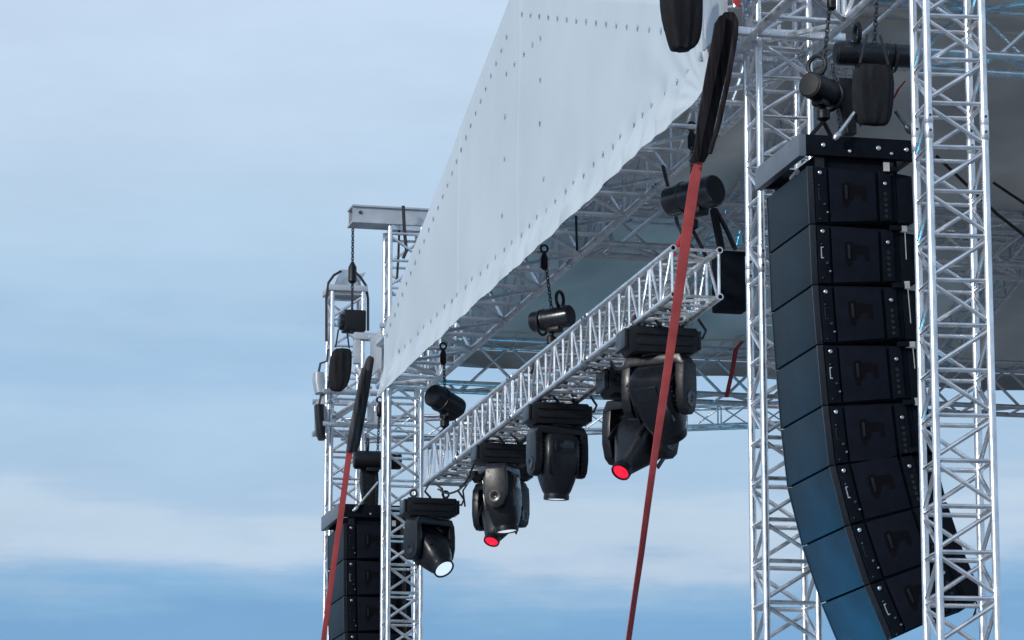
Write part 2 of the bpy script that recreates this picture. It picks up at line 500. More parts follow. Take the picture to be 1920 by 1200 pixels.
# ------------------------------------------------------------------ roof sheet
def roof():
    mb = MB()
    nx, ny = 56, 30
    X0, X1 = 8.75, 19.6
    for half in (0, 1):
        y0, z0 = (EAVE_F if half == 0 else EAVE_N)
        y1, z1 = RIDGE
        vs = []
        for j in range(ny + 1):
            t = j / ny
            for i in range(nx + 1):
                x = X0 + (X1 - X0) * i / nx
                y = y0 + (y1 - y0) * t
                z = z0 + (z1 - z0) * t
                cx = (x - 11.35) / 3.4
                sag = 0.16 * abs(math.sin(math.pi * cx)) ** 0.8 * abs(math.sin(math.pi * t * 2)) ** 0.7
                wr = 0.10 * mnoise.noise(V((x * 0.8 + y * .5, y * 0.7, 3.1))) + 0.05 * mnoise.noise(V((x * 2.3, y * 1.1, 7.7)))
                vs.append((x, y, z - sag + wr * (1 if 0 < t < 1 else 0)))
        fs = [(j * (nx + 1) + i, j * (nx + 1) + i + 1, (j + 1) * (nx + 1) + i + 1, (j + 1) * (nx + 1) + i) for j in range(ny) for i in range(nx)]
        mb.add(vs, fs)
    # hem hanging at the far eave
    hv = []
    for i in range(nx + 1):
        x = X0 + (X1 - X0) * i / nx
        for k in range(3):
            hv.append((x, EAVE_F[0] + 0.02 + 0.02 * math.sin(x * 5) * k, EAVE_F[1] - 0.10 * k + (0.02 * math.sin(x * 3.1) if k else 0)))
    mb.add(hv, [(i * 3 + k, i * 3 + k + 1, (i + 1) * 3 + k + 1, (i + 1) * 3 + k) for i in range(nx) for k in range(2)])
    o = mb.build('roof_canopy', M['roof'], loc=(X0, EAVE_N[0], EAVE_N[1]))
    tag(o, 'grey fabric roof sheet stretched over the stage trusses, seen from underneath', 'roof')
    md = o.modifiers.new('thick', 'SOLIDIFY'); md.thickness = 0.012; md.offset = 1
    return o
roof()

# ------------------------------------------------------------------ banner
BX = 7.85
def banner():
    root = thing('banner', 'big white gable shaped fabric banner laced along the front of the roof', 'banner', (BX, 33.7, 9.18))
    yn, yf, ya = 27.1, 40.12, 33.72
    zb = 9.185
    def top(y):
        return 12.06 - (y - ya) * 0.3255 if y > ya else 12.06 - (ya - y) * 0.315
    flap = 0.36                       # loose strip under the lacing
    nx = 420
    def surf(y, s, z):
        """s = height above hem"""
        d = 0.0
        k = max(0.0, 1 - s / (flap * 1.35)) ** 1.3
        lean = y + 0.55 * s
        w = 0.030 * math.sin(lean * 9.5 + 2.2 * mnoise.noise(V((y * 0.55, 1.3, 0))) * 3) + 0.05 * mnoise.noise(V((lean * 1.6, s * 1.2, 2))) + 0.035 * mnoise.noise(V((lean * 4.5, s * 2.0, 9)))
        w += 0.02 * mnoise.noise(V((lean * 9.0, s * 3.0, 4)))
        d += k * w * (1.2 + 0.8 * max(0.0, min(1.0, (32.5 - y) / 4))) * min(1.0, (s + 0.02) / 0.15) - 0.085 * max(0, 1 - s / flap) ** 1.2
        # soft pull lines fanning from the near corner
        c = V((y - yn, z - zb))
        r = c.length
        if r < 3.4 and y > yn:
            th = math.atan2(c.y, c.x)
            d += 0.007 * math.sin(th * 26 + 3 * mnoise.noise(V((r * .7, th, 0)))) * max(0, 1 - r / 3.4) * min(1, r / 0.4)
        c = V((y - yf, z - zb)); r = c.length
        if r < 1.6:
            th = math.atan2(c.y, -c.x)
            d += 0.012 * math.sin(th * 22) * max(0, 1 - r / 1.6)
        d += 0.03 * mnoise.noise(V((y * 0.33, z * 0.4, 5)))       # slow billow
        # faint vertical seams
        for sy in (33.55, 36.2):
            d -= 0.012 * math.exp(-((y - sy - 0.05 * math.sin(z * 2)) / 0.035) ** 2)
        return V((BX + d, y, z))
    def hem(y): return zb + 0.004 * math.sin(y * 5.1) + 0.010 * mnoise.noise(V((y * 1.1, 0, 0)))
    ts = [i / 14 * 0.5 for i in range(15)]
    mb = MB()
    levels = 44
    vs = []
    for j in range(levels + 1):
        u = j / levels
        for i in range(nx + 1):
            y = yn + (yf - yn) * i / nx
            h0 = hem(y); H = top(y) - h0
            # denser rows near the hem
            s = H * (u ** 1.9)
            s = min(s, H)
            vs.append(surf(y, s, h0 + s))
    mb.add(vs, [(j * (nx + 1) + i, j * (nx + 1) + i + 1, (j + 1) * (nx + 1) + i + 1, (j + 1) * (nx + 1) + i) for j in range(levels) for i in range(nx)])
    o = mb.build('sheet', M['pvc'], root)
    md = o.modifiers.new('thick', 'SOLIDIFY'); md.thickness = 0.006; md.offset = 0
    # lacing eyelets with their short ties, read from the photograph
    spots = []
    for k in range(27):                                              # along the far rake
        t = k / 26
        y = 39.95 + (34.05 - 39.95) * t
        spots.append((y, top(y) - 0.30 * (0.55 + 0.45 * t)))
    for k in range(17):                                              # along the near rake
        y = 33.4 - k * 0.36
        spots.append((y, top(y) - 0.26))
    for k in range(36):                                              # along the hem lacing
        y = 27.55 + k * 0.345
        spots.append((y, zb + flap * (1.0 + 0.03 * math.sin(k * 1.7))))
    for (x, y) in ((1013, 70), (1013, 148), (1013, 230), (1020, 333), (947, 217), (947, 296), (943, 402), (998, 82), (982, 100), (964, 118), (949, 136)):
        p = PX(x, y, BX); spots.append((p.y, p.z))
    for y, z in spots[:99]:
        h0 = hem(y)
        p = surf(y, z - h0, z) - EX * 0.008
        e = MB()
        e.torus(p, EY, EZ, 0.013, 0.005, 10, 5)
        e.box(p, EX, EY, EZ, (-0.006, 0.0), (-0.006, 0.006), (-0.036, 0.010))
        e.build('eyelet', M['eyelet'], root)
    # hem rope at the left edge
    MB().path([surf(yf + .002, s * .1, hem(yf) + s * .1) for s in range(0, 8)], 0.012).build('edge_rope', M['pvc'], root)
banner()

# ------------------------------------------------------------------ line arrays
def line_array(front, Y, name_pos, first_hidden, group, fly_label, n_make, detail=True, H=None):
    """front: list of (x, z) points of the front edge from top to bottom (n+1 points); Y: the side towards the camera"""
    ords = ['topmost', 'second', 'third', 'fourth', 'fifth', 'sixth', 'seventh', 'eighth and lowest']
    ords2 = ['topmost', 'second', 'third', 'fourth', 'fifth']
    WID = 1.02
    for i in range(n_make):
        a = V((front[i][0], Y, front[i][1])); b = V((front[i + 1][0], Y, front[i + 1][1]))
        v = (b - a).normalized(); h = (b - a).length
        u = V((-v.z, 0, v.x))
        if u.x < 0: u = -u
        w = EY
        o = a
        lab = ('%s cabinet of the big near black speaker column between the two towers' % ords[i]) if name_pos == 'near' else ('%s cabinet of the small far speaker column behind the red strap' % ords2[i])
        root = thing('speaker_cabinet', lab, 'loudspeaker', b, group)
        g0 = 0.004
        tp = 0.020 if i < 4 else 0.012
        bd = MB()
        bd.prism(o, u, v, w, [(0.02, -0.001), (0.60, g0 + tp), (0.66, g0 + tp + .012), (0.66, h - g0 - tp - .012), (0.60, h - g0 - tp), (0.02, h + 0.001)], 0.015, WID - 0.015)
        bd.build('body', M['cab'], root, bevel=0.006)
        gr = MB()
        gr.prism(o, u, v, w, [(-0.012, g0 + .004), (0.018, g0 + .002), (0.018, h - g0 - .002), (-0.012, h - g0 - .004)], 0.022, WID - 0.022)
        gr.build('grille', M['grille'], root, bevel=0.004)
        for wr in ((0.0, 0.0205), (WID - 0.0205, WID)):
            MB().box(o, u, v, w, (-0.016, 0.030), (g0, h - g0), wr).build('grille_edge', M['grey_shell'], root, bevel=0.003)
        MB().prism(o, u, v, w, [(0.662, g0 + tp + .01), (0.79, g0 + tp + .03), (0.79, h - g0 - tp - .01), (0.662, h - g0 - tp)], 0.02, WID - .02).build('rear_tray', M['cab'], root, bevel=0.01)
        rs = MB()
        rs.prism(o, u, v, w, [(0.036, 0.012), (0.125, 0.015), (0.125, h - 0.015), (0.036, h - 0.012)], -0.012, 0.014)
        rf = rs.build('rigging_bar', M['cab'], root, bevel=0.003)
        rs = MB()
        rs.prism(o, u, v, w, [(0.525, tp + .01), (0.61, tp + .02), (0.61, h - tp - .02), (0.525, h - tp - .01)], -0.012, 0.014)
        rr = rs.build('rigging_bar', M['cab'], root, bevel=0.003)
        # bolts and lock pins
        for (bu, bv, br, mm) in ((0.075, 0.055, 0.015, 'steel'), (0.062, 0.15, 0.008, 'chain'), (0.10, 0.29, 0.010, 'chain'), (0.118, 0.35, 0.008, 'steel'), (0.06, 0.40, 0.006, 'chain')):
            MB().lathe(o + u * bu + v * bv - w * 0.012, -w, [(0, br), (0.008, br), (0.012, br * .7), (0.012, br * .35), (0.006, br * .3)], 12).build('bolt', M[mm], rf)
        sl = MB()
        sl.box(o, u, v, w, (0.055, 0.062), (0.17, 0.255), (-0.017, -0.0125)).box(o, u, v, w, (0.062, 0.075), (0.17, 0.177), (-0.017, -0.0125)).box(o, u, v, w, (0.062, 0.075), (0.248, 0.255), (-0.017, -0.0125))
        sl.build('latch', M['steel'] if i % 2 else M['grey_shell'], rf)
        for k in range(5):
            MB().lathe(o + u * 0.567 + v * (0.20 + 0.042 * k) - w * 0.012, -w, [(0, 0.014), (0.004, 0.014), (0.004, 0.009), (0.001, 0.008)], 10).build('bolt', M['grey_shell'], rr)
        MB().lathe(o + u * 0.567 + v * (0.125) - w * 0.012, -w, [(0, 0.014), (0.008, 0.014), (0.012, 0.010), (0.012, 0.005)], 12).build('bolt', M['steel'], rr)
        # side panel with the recessed grip
        sp = MB()
        sp.prism(o, u, v, w, [(0.145, 0.018), (0.50, 0.018 + tp * .8), (0.50, h - 0.018 - tp * .8), (0.145, h - 0.018)], -0.004, 0.013)
        pn = sp.build('side_panel', M['cabpanel'], root, bevel=0.004)
        c = o + u * 0.325 + v * (h * 0.50)
        hr = MB()
        # recess pattern: upright slot left, hooked block right
        hr.prism(c, u, v, w, [(-0.085, -0.085), (-0.06, -0.10), (-0.03, -0.10), (-0.018, -0.08), (0.09, -0.07), (0.10, -0.05), (0.10, 0.035), (0.07, 0.04), (0.06, -0.01), (0.0, -0.005), (-0.005, 0.03), (-0.03, 0.05), (-0.045, 0.085), (-0.07, 0.085), (-0.085, 0.04)], -0.0065, -0.0042)
        hd = hr.build('handle', M['recess'], pn)
        hg = MB().prism(c, u, v, w, [(-0.065, -0.075), (-0.045, -0.075), (-0.045, 0.03), (-0.065, 0.03)], -0.016, -0.0066)
        hg.build('grip', M['black'], hd, bevel=0.003)
        # rear electronics tray and its tie of tape
        if name_pos == 'near':
            tyb = MB()
            c2 = o + u * 0.64 + v * 0.0
            MB().box(c2, u, v, w, (-0.05, 0.03), (0.0, 0.035), (-0.03, 0.012)).build('hinge_arm', M['cab'], root)
            if i in (1, 2, 3, 4):
                tyb.box(c2, u, v, w, (0.036, 0.075), (-0.01 + .012 * (i % 2), 0.045), (-0.028, -0.018))
                tyb.box(c2, u, v, w, (0.057, 0.062), (0.05, 0.20 + .05 * (i % 3)), (-0.024, -0.018))
            if i in (1, 2, 3, 4): tyb.build('tape', M['tape'], root)
    # fly frame on top
    a = V((front[0][0], Y, front[0][1]))
    fr = thing('fly_frame', fly_label, 'rigging frame', a + V((0, 0, 0.03)), None)
    fb = MB()
    fb.abox((a.x - 0.085, Y - 0.03, a.z + 0.06), (a.x - 0.03, Y + WID + 0.05, a.z + 0.225))
    fb.build('front_beam', M['beam'], fr, bevel=0.004)
    for yy, nm in ((Y - 0.03, 'side_beam'), (Y + WID - 0.01, 'side_beam')):
        MB().abox((a.x - 0.03, yy, a.z + 0.075), (a.x + 0.80, yy + 0.06, a.z + 0.225)).build(nm, M['cab'], fr, bevel=0.004)
    MB().abox((a.x + 0.76, Y + 0.03, a.z + 0.08), (a.x + 0.80, Y + WID - 0.01, a.z + 0.22)).build('rear_beam', M['black'], fr, bevel=0.004)
    MB().abox((a.x + 0.26, Y + 0.03, a.z + 0.10), (a.x + 0.52, Y + WID - 0.01, a.z + 0.20)).build('spreader', M['black'], fr, bevel=0.004)
    for (du, r_) in ((0.10, 0.016), (0.30, 0.013), (0.52, 0.018), (0.62, 0.012), (0.735, 0.016)):
        MB().lathe(V((a.x + du, Y - 0.03, a.z + (0.15 if r_ > .013 else 0.115))), -EY, [(0, r_), (0.008, r_), (0.012, r_ * .7), (0.012, r_ * .3)], 12).build('bolt', M['steel'], fr)
    MB().abox((a.x + 0.07, Y + 0.03, a.z - 0.02), (a.x + 0.68, Y + 0.88, a.z + 0.10)).build('adapter', M['cab'], fr)
    for du, ww in ((0.05, 0.085), (0.565, 0.10)):
        for yy in (Y + 0.002, Y + WID - 0.03):
            MB().abox((a.x + du, yy, a.z - 0.04), (a.x + du + ww * .8, yy + 0.026, a.z + 0.074)).build('link_plate', M['black'], fr, bevel=0.003)
    MB().abox((a.x + 0.555, Y - 0.04, a.z - 0.02), (a.x + 0.60, Y - 0.031, a.z + 0.045)).build('label_tag', M['tape'], fr)
    MB().tube((a.x + 0.02, Y + 0.35, a.z + 0.035), (a.x + 0.02, Y + 0.48, a.z + 0.02), 0.022, 10).build('pin', M['steel'], fr)
    return a
YN = 25.1
fpix = [(1517, 310), (1522, 420), (1527, 534), (1536, 646), (1546, 760), (1559, 873), (1588, 986), (1625, 1097), (1668, 1200)]
nf = []
for x, y in fpix:
    p = PY(x, y, YN); nf.append((p.x, p.z))
line_array(nf, YN, 'near', 0, 'cabinets of the near speaker column', 'dark fly frame with a pale front beam on top of the near speaker column', 8)
YF = 42.35
p0 = PY(646, 981, YF)
ff = [(p0.x + 0.0, p0.z)]
for k in range(5): ff.append((ff[-1][0] + (0.004, 0.006, 0.014, 0.02, 0.03)[k], ff[-1][1] - 0.425))
line_array(ff, YF, 'far', 0, 'cabinets of the far speaker column', 'dark fly frame on top of the far speaker column by the red strap', 5)

# small box speaker standing behind the near column, right of the nearest tower's left legs
pb = PY(1795, 1090, 25.9)
r = thing('fill_speaker', 'small black tilted box behind the lower end of the near speaker column', 'loudspeaker', pb - EZ * .15)
bu = V((0.52, 0, -0.86)); bw = V((0.86, 0, 0.52))
MB().prism(pb, bu, bw, EY, [(-0.20, -0.05), (-0.19, 0.05), (0.16, 0.09), (0.20, 0.05), (0.20, -0.12), (0.05, -0.12)], 0, 0.35).build('body', M['cab'], r, bevel=0.008)
MB().prism(pb, bu, bw, EY, [(-0.15, -0.02), (-0.15, 0.02), (0.10, 0.04), (0.10, 0.0)], -0.010, -0.001).build('handle', M['black_gloss'], r)
MB().path([pb + bu * .2 + bw * .05, pb + V((0.13, 0, -0.25)), pb + V((0.10, 0, -0.30)), pb + V((0.14, 0, -0.20))], 0.006).build('cable_loop', M['cable'], r)

# ------------------------------------------------------------------ moving heads
def moving_head(loc, pan, tilt, lens, label, roll=0.0, sc=0.88, basepan=0.0, nozzle=1.0):
    """loc: centre of the top of the base; the yoke turns by pan, the head tips by tilt away from straight down"""
    o = V(loc)
    root = thing('moving_light', label, 'stage light', o, 'moving lights hung under the lighting truss')
    bx, by = rotz(EX, basepan) * sc, rotz(EY, basepan) * sc
    ez = EZ * sc
    bs = MB()
    bs.prism(o, bx, ez, by, [(-0.31, -0.025), (-0.295, 0.0), (0.295, 0.0), (0.31, -0.025), (0.31, -0.17), (0.27, -0.225), (-0.27, -0.225), (-0.31, -0.17)], -0.17, 0.17)
    base = bs.build('base', M['black'], root, bevel=0.010)
    for z in (-0.045, -0.135):
        MB().box(o, bx, by, ez, (-0.25, 0.27), (-0.186, -0.168), (z - .028, z + .028)).build('vent_rib', M['black'], base, bevel=0.004)
    for sx_ in (-1, 1):
        hb = MB()
        xs = sorted((sx_ * 0.312, sx_ * 0.345))
        hb.box(o, bx, by, ez, xs, (-0.15, 0.15), (-0.185, -0.02))
        hb.build('side_grip', M['grey_shell'], base, bevel=0.008)
        # clamp to the truss tube
        cl = MB()
        c = o + bx * (sx_ * 0.2)
        cl.torus(c + ez * 0.075, ez, bx, 0.036, 0.012, 14, 6)
        cl.box(c, bx, by, ez, (-0.03, 0.03), (-0.02, 0.02), (-0.002, 0.045))
        cl.build('clamp', M['chain'], base)
    MB().box(o, bx, by, ez, (-0.17, 0.17), (-0.05, 0.05), (-0.001, 0.012)).build('mount_plate', M['grey_shell'], base)
    cb = MB()
    cb.path([o + bx * .33 - ez * .05, o + bx * .40 - ez * .05, o + bx * .43 + ez * .02, o + bx * .36 + ez * .12], 0.012)
    cb.build('cable', M['cable'], base)
    cb = MB()
    cb.path([o - bx * .02 - by * .16 + ez * .0, o - bx * .10 - by * .2 + ez * .07, o - bx * .06 - by * .2 + ez * .15, o + bx * .03 - by * .1 + ez * .2, o + bx * .12 - by * .16 + ez * .12, o + bx * .16 - by * .1 + ez * .0], 0.013)
    cb.build('cable', M['cable'], base)
    px_, py_ = rotz(EX, pan) * sc, rotz(EY, pan) * sc
    # yoke
    neck = MB().lathe(o - ez * 0.212, -EZ, [(0, 0.15 * sc), (0.03 * sc, 0.14 * sc)], 20)
    neck.build('neck', M['black_gloss'], root)
    yk = MB()
    outer = []
    yk.prism(o, px_, ez, py_, [(-0.298, -0.32), (-0.26, -0.24), (0.26, -0.24), (0.298, -0.32), (0.298, -0.36), (0.215, -0.325), (-0.215, -0.325), (-0.298, -0.36)], -0.125, 0.125)
    yoke = yk.build('yoke', M['grey_shell'], root, bevel=0.015)
    for sx_ in (-1, 1):
        x0, x1 = sorted((sx_ * 0.217, sx_ * 0.305))
        arm = MB()
        prof = [(-0.118, -0.30), (0.118, -0.30), (0.135, -0.45), (0.135, -0.60), (0.10, -0.72), (0.04, -0.765), (-0.04, -0.765), (-0.10, -0.72), (-0.135, -0.60), (-0.135, -0.45)]
        arm.prism(o, py_, ez, px_, prof, x0, x1)
        ao = arm.build('arm', M['grey_shell'] if sx_ < 0 else M['black'], yoke, bevel=0.018)
        MB().lathe(o - ez * 0.63 + px_ * (sx_ * 0.301), px_ * sx_, [(0, 0.075 * sc), (0.012 * sc, 0.07 * sc), (0.014 * sc, 0.03 * sc), (0.008 * sc, 0.02 * sc)], 18).build('pivot_cap', M['black_gloss'], yoke)
    # head
    ax = (-EZ) * math.cos(tilt) + (rotz(EY, pan)) * math.sin(tilt)
    ux = rotz(EX, pan)
    vx = ax.cross(ux)
    c = o - ez * 0.60
    prof = [(-0.285, .130, .115, 5), (-0.275, .165, .145, 5), (-0.22, .196, .175, 5), (-0.05, .204, .196, 4.5), (0.10, .200, .190, 4), (0.22, .174, .168, 3), (0.31, .148, .146, 2.4), (0.345, .130, .130, 2), (0.385, .128, .128, 2), (0.388, .116, .116, 2)]
    q_ = lambda t: 1 - (1 - nozzle) * min(1, max(0, (t + 0.05) / 0.36))
    hd = MB().loft([(c + ax * (t * sc), ux, vx, hu * sc * q_(t), hv * sc * q_(t), pw) for t, hu, hv, pw in prof], 32)
    head = hd.build('head', M['grey_shell'], root)
    nk = nozzle * sc
    MB().lathe(c + ax * (0.345 * sc), ax, [(0, .133 * nk), (0.03 * sc, .136 * nk), (0.055 * sc, .134 * nk), (0.056 * sc, .116 * nk), (0.04 * sc, .115 * nk)], 28).build('lens_ring', M['black'], head)
    MB().lathe(c + ax * (0.382 * sc), ax, [(0, .1152 * nk), (0.006 * sc, .113 * nk), (0.013 * sc, .085 * nk), (0.018 * sc, .04 * nk), (0.019 * sc, .004)], 28).build('lens', M[lens], head)
    for sv in (-1, 1):
        # window panel and cooling slots on the two broad faces
        pl = MB().box(c, ax * sc, ux * sc, vx * sc, (-0.215, -0.075), (-0.105, 0.105), sorted((sv * 0.176, sv * 0.196)))
        pl.build('rear_panel', M['glass'], head, bevel=0.005)
        MB().box(c, ax * sc, ux * sc, vx * sc, (-0.04, 0.15), (0.152, 0.166), sorted((sv * 0.150, sv * 0.186))).build('side_rail', M['black_gloss'], head, bevel=0.003)
        MB().box(c, ax * sc, ux * sc, vx * sc, (-0.04, 0.15), (-0.166, -0.152), sorted((sv * 0.150, sv * 0.186))).build('side_rail', M['black_gloss'], head, bevel=0.003)
    for sd_ in (-1, 1):
        su = MB()
        su.prism(c, ax * sc, vx * sc, ux * sc, [(-0.21 + 0.045 * k + dx, yy) for k in range(6) for dx, yy in ((0, -.11), (0, .11), (.016, .11), (.016, -.11))], *sorted((sd_ * 0.190, sd_ * 0.212)))
        su.build('cooling_fins', M['black_gloss'], head)
    return root
R = math.radians
ZB = 7.99
moving_head((8.30, 39.75, ZB), R(28), R(-45), 'lens_white', 'leftmost hanging moving light, its bright white lens aimed low to the right', sc=0.90)
moving_head((8.30, 36.15, ZB), R(60), R(-7), 'lens_white', 'second moving light from the left, thin white lens glow, beside a red lens')
moving_head((8.76, 38.25, ZB + .19), R(-42), R(-33), 'lens_red', 'moving light half hidden behind another one, its red lens peeping out at the lower left', sc=0.94, nozzle=0.68)
moving_head((8.30, 33.85, ZB), R(10), R(4), 'lens_white', 'grey backed moving light hanging straight down in the middle of the row', sc=0.90)
moving_head((8.30, 30.20, ZB), R(-42), R(40), 'lens_white', 'largest nearest moving light behind the red strap, its back turned to the viewer', sc=0.98)
moving_head((8.70, 32.30, ZB + .06), R(-52), R(-44), 'lens_red', 'moving light pointing down left with a red glowing lens, below the largest one', sc=1.10, nozzle=0.62)

# ------------------------------------------------------------------ chain hoists, slings, bags
def hoist(c, ax, rad, ln, label, up_to=None, ring=True, m='black_gloss', hook_down=0.0, capm='black', group='chain hoists'):
    c = V(c); ax = V(ax).normalized()
    root = thing('chain_hoist', label, 'chain hoist', c - EZ * rad, group)
    b = MB().lathe(c - ax * ln / 2, ax, [(0, rad * .80), (0.02, rad * .92), (ln * .30, rad * .92), (ln * .31, rad), (ln * .36, rad), (ln * .37, rad * .95), (ln - .03, rad * .97), (ln - .005, rad * .93), (ln, rad * .86)], 28)
    b.build('motor_body', M[m], root)
    MB().lathe(c + ax * (ln / 2 - .004), ax, [(0, rad * .84), (0.012, rad * .80), (0.016, rad * .2)], 28).build('end_cap', M[capm], root)
    sidev = ax.cross(EZ).normalized()
    MB().box(c, ax, sidev, EZ, (-.02, ln * .25), (-rad * .5, rad * .5), (-rad * 1.25, -rad * .75)).build('gear_case', M['black'], root, bevel=0.02)
    if ring:
        MB().torus(c + ax * ln * .22 + EZ * (rad + .065), EZ, sidev, 0.075, 0.017, 20, 8).build('carry_handle', M['cable'], root)
        MB().torus(c - ax * ln * .25 - EZ * (rad * 0.2) , EZ, sidev, rad * 1.05, 0.013, 22, 8).build('strap_band', M['cable'], root)
    if up_to is not None:
        MB().chain(c + EZ * rad * .9, up_to, 0.06, 0.008).build('chain', M['chain'], root)
        hk = MB()
        hk.lathe(V(up_to) - EZ * 0.18, EZ, [(0, .012), (0.02, .035), (0.12, .035), (0.16, .02), (0.18, .012)], 12)
        hk.torus(V(up_to) + EZ * .03, EZ, EX, .035, .011, 12, 6)
        hk.build('hook', M['black'], root)
    if hook_down:
        hb = MB()
        hb.tube(c - EZ * rad * .9, c - EZ * (rad + hook_down), .022, 10)
        hb.lathe(c - EZ * (rad + hook_down + .05), EZ, [(0, .02), (0.02, .05), (0.08, .05), (0.10, .02)], 12)
        hb.path([c - EZ * (rad + hook_down + .05), c + V((-0.12, -0.05, -rad - hook_down - .18)), c + V((-0.22, -0.05, -rad - hook_down - .34))], .016)
        hb.path([c - EZ * (rad + hook_down + .05), c + V((0.10, 0.05, -rad - hook_down - .2)), c + V((0.16, 0.05, -rad - hook_down - .34))], .016)
        hb.build('bridle', M['black'], root)
    return root
c = PX(1034, 598, 8.32)
hoist(c, (0.74, -0.66, 0.06), 0.112, 0.42, 'black chain hoist with a round carry handle hanging over the middle of the lighting truss', up_to=V((8.25, c.y, 9.55)), hook_down=0.10, m='gunmetal')
c = PX(1298, 368, 8.42)
hoist(c, (0.55, -0.83, 0.03), 0.142, 0.52, 'large chain hoist with a dark round end behind the upper red strap', up_to=V((8.42, c.y, 9.6)), ring=False, m='gunmetal', hook_down=0.10)
c = PX(834, 754, 8.32)
hoist(c, (0.75, 0.50, -0.28), 0.138, 0.42, 'tilted black chain hoist over the far end of the lighting truss', up_to=V((8.30, c.y, 9.55)), ring=False, m='grey_shell', hook_down=0.10)
c = PY(1640, 103, 25.75)
hoist(c, (-1, 0.05, 0), 0.095, 0.60, 'long horizontal black chain hoist above the near speaker column', up_to=c + V((0.05, 0, .75)), m='black_gloss')
c = PY(1543, 170, 25.5)
hoist(c, (-0.75, -0.62, 0.05), 0.105, 0.36, 'short charcoal chain hoist left above the near fly frame', up_to=c + V((0.08, 0, .8)), m='black', capm='black', hook_down=0.08)
c = PY(708, 863, 42.9)
hoist(c, (-1, 0.08, 0), 0.115, 0.56, 'black chain hoist above the far speaker column', up_to=c + V((0.02, 0, .7)), m='black')
c = PY(660, 604, 42.6)
rr = thing('chain_hoist', 'square black chain hoist hanging on a long chain from the crossbeam over the far tower', 'chain hoist', c - EZ * .14, 'chain hoists')
MB().box(c, EX, EY, EZ, (-0.11, 0.15), (-0.12, 0.12), (-0.12, 0.13)).build('motor_body', M['black'], rr, bevel=0.02)
MB().lathe(c - EX * 0.11, -EX, [(0, .10), (.04, .10), (.05, .08)], 18).build('end_cap', M['black_gloss'], rr)
topc = PY(660, 418, 42.6)
MB().chain(c + EZ * .13, V((c.x, c.y, topc.z)), 0.06, .010).build('chain', M['chain'], rr)
MB().lathe(V((c.x, c.y, PY(660, 532, 42.6).z)), EZ, [(0, .02), (.03, .05), (.2, .05), (.26, .02)], 12).build('hook', M['black'], rr)

def bag(pix, Y, label, depth=0.22, flat=0.06):
    """pix: rows (y, x_left, x_right) from top to bottom"""
    secs = []
    cen = None
    for i, (y, xl, xr) in enumerate(pix):
        a, b = PY(xl, y, Y), PY(xr, y, Y)
        cc = (a + b) / 2; hw = (b - a).length / 2
        secs.append((cc, EX, EY, hw, depth / 2 * (0.75 + .25 * math.sin(i + 1)), 3.2))
    root = thing('chain_bag', label, 'chain bag', secs[-1][0], 'chain bags')
    mb = MB().loft(secs, 36)
    # creases down the cloth
    cz = sum((s[0] for s in secs), V((0, 0, 0))) / len(secs)
    for i, v in enumerate(mb.v):
        ang = math.atan2(v.y - cz.y, v.x - cz.x)
        mb.v[i] = v + (V((v.x - cz.x, v.y - cz.y, 0)).normalized()) * (0.016 * math.sin(ang * 7 + v.z * 3) + 0.012 * mnoise.noise(v * 6))
    o = mb.build('cloth_body', M['cloth'], root)
    o.modifiers.new('sub', 'SUBSURF').render_levels = 1
    t0 = secs[0][0]
    for s in (-1, 1):
        MB().path([t0 + EX * s * secs[0][3] * .8, t0 + EX * s * .05 + EZ * .22], 0.010).build('hanging_strap', M['cable'], root)
    return root
bag([(-30, 1238, 1312), (0, 1238, 1313), (40, 1242, 1312), (75, 1250, 1309), (90, 1258, 1300), (96, 1262, 1290)], 26.7, 'black chain bag hanging at the top in front of the white banner', 0.26)
bag([(120, 1606, 1672), (150, 1603, 1675), (200, 1604, 1674), (225, 1608, 1668), (236, 1616, 1660)], 25.0, 'black chain bag hanging over the near fly frame', 0.2)
bag([(652, 626, 658), (670, 620, 658), (700, 618, 657), (725, 617, 650), (735, 622, 640)], 43.0, 'black chain bag on the farthest tower, left of the grey sling', 0.2)

def ribbon(mb, rows, Y, thick, n=20, pw=4.0, Y1=None):
    secs = []
    for i, (x, y, w) in enumerate(rows):
        yy = Y if Y1 is None else Y + (Y1 - Y) * i / (len(rows) - 1)
        c = PY(x, y, yy)
        a = PY(x - 4, y, yy)
        wd = (c - a).normalized()
        secs.append((c, wd, wd.cross(EZ).normalized(), w / 2 * (c - a).length / 4, thick / 2, pw))
    return mb.loft(secs, n)
def dens(rows, k=6):
    out = []
    for i in range(len(rows) - 1):
        for j in range(k):
            t = j / k
            out.append(tuple(a + (b - a) * t for a, b in zip(rows[i], rows[i + 1])))
    return out + [rows[-1]]
YS = 26.45
sg = thing('round_sling', 'thick black doubled sling hanging from the near roof truss end above the long red strap', 'sling', PY(1310, 298, YS), 'slings over the roof corners')
rib = MB(); ribbon(rib, dens([(1360, 27, 10), (1366, 24, 18), (1370, 34, 22), (1368, 55, 22), (1357, 110, 21), (1338, 200, 18), (1320, 290, 16), (1314, 304, 13)], 6), YS, 0.05, pw=7); rib.build('webbing', M['sling'], sg)
rib = MB(); ribbon(rib, dens([(1354, 30, 10), (1350, 44, 20), (1345, 80, 22), (1333, 140, 21), (1318, 220, 18), (1306, 288, 11), (1303, 302, 9)], 6), YS - .05, 0.04, pw=7); rib.build('webbing', M['sling'], sg)
rib = MB(); ribbon(rib, dens([(1375, 28, 7), (1380, 42, 9), (1378, 70, 10), (1365, 150, 9), (1348, 230, 9), (1331, 288, 8)]), YS - .08, 0.04); rib.build('webbing', M['sling'], sg)
tg = MB(); ribbon(tg, dens([(1302, 288, 12), (1298, 300, 12), (1300, 306, 9)]), YS - .12, 0.03); tg.build('shackle', M['black'], sg)
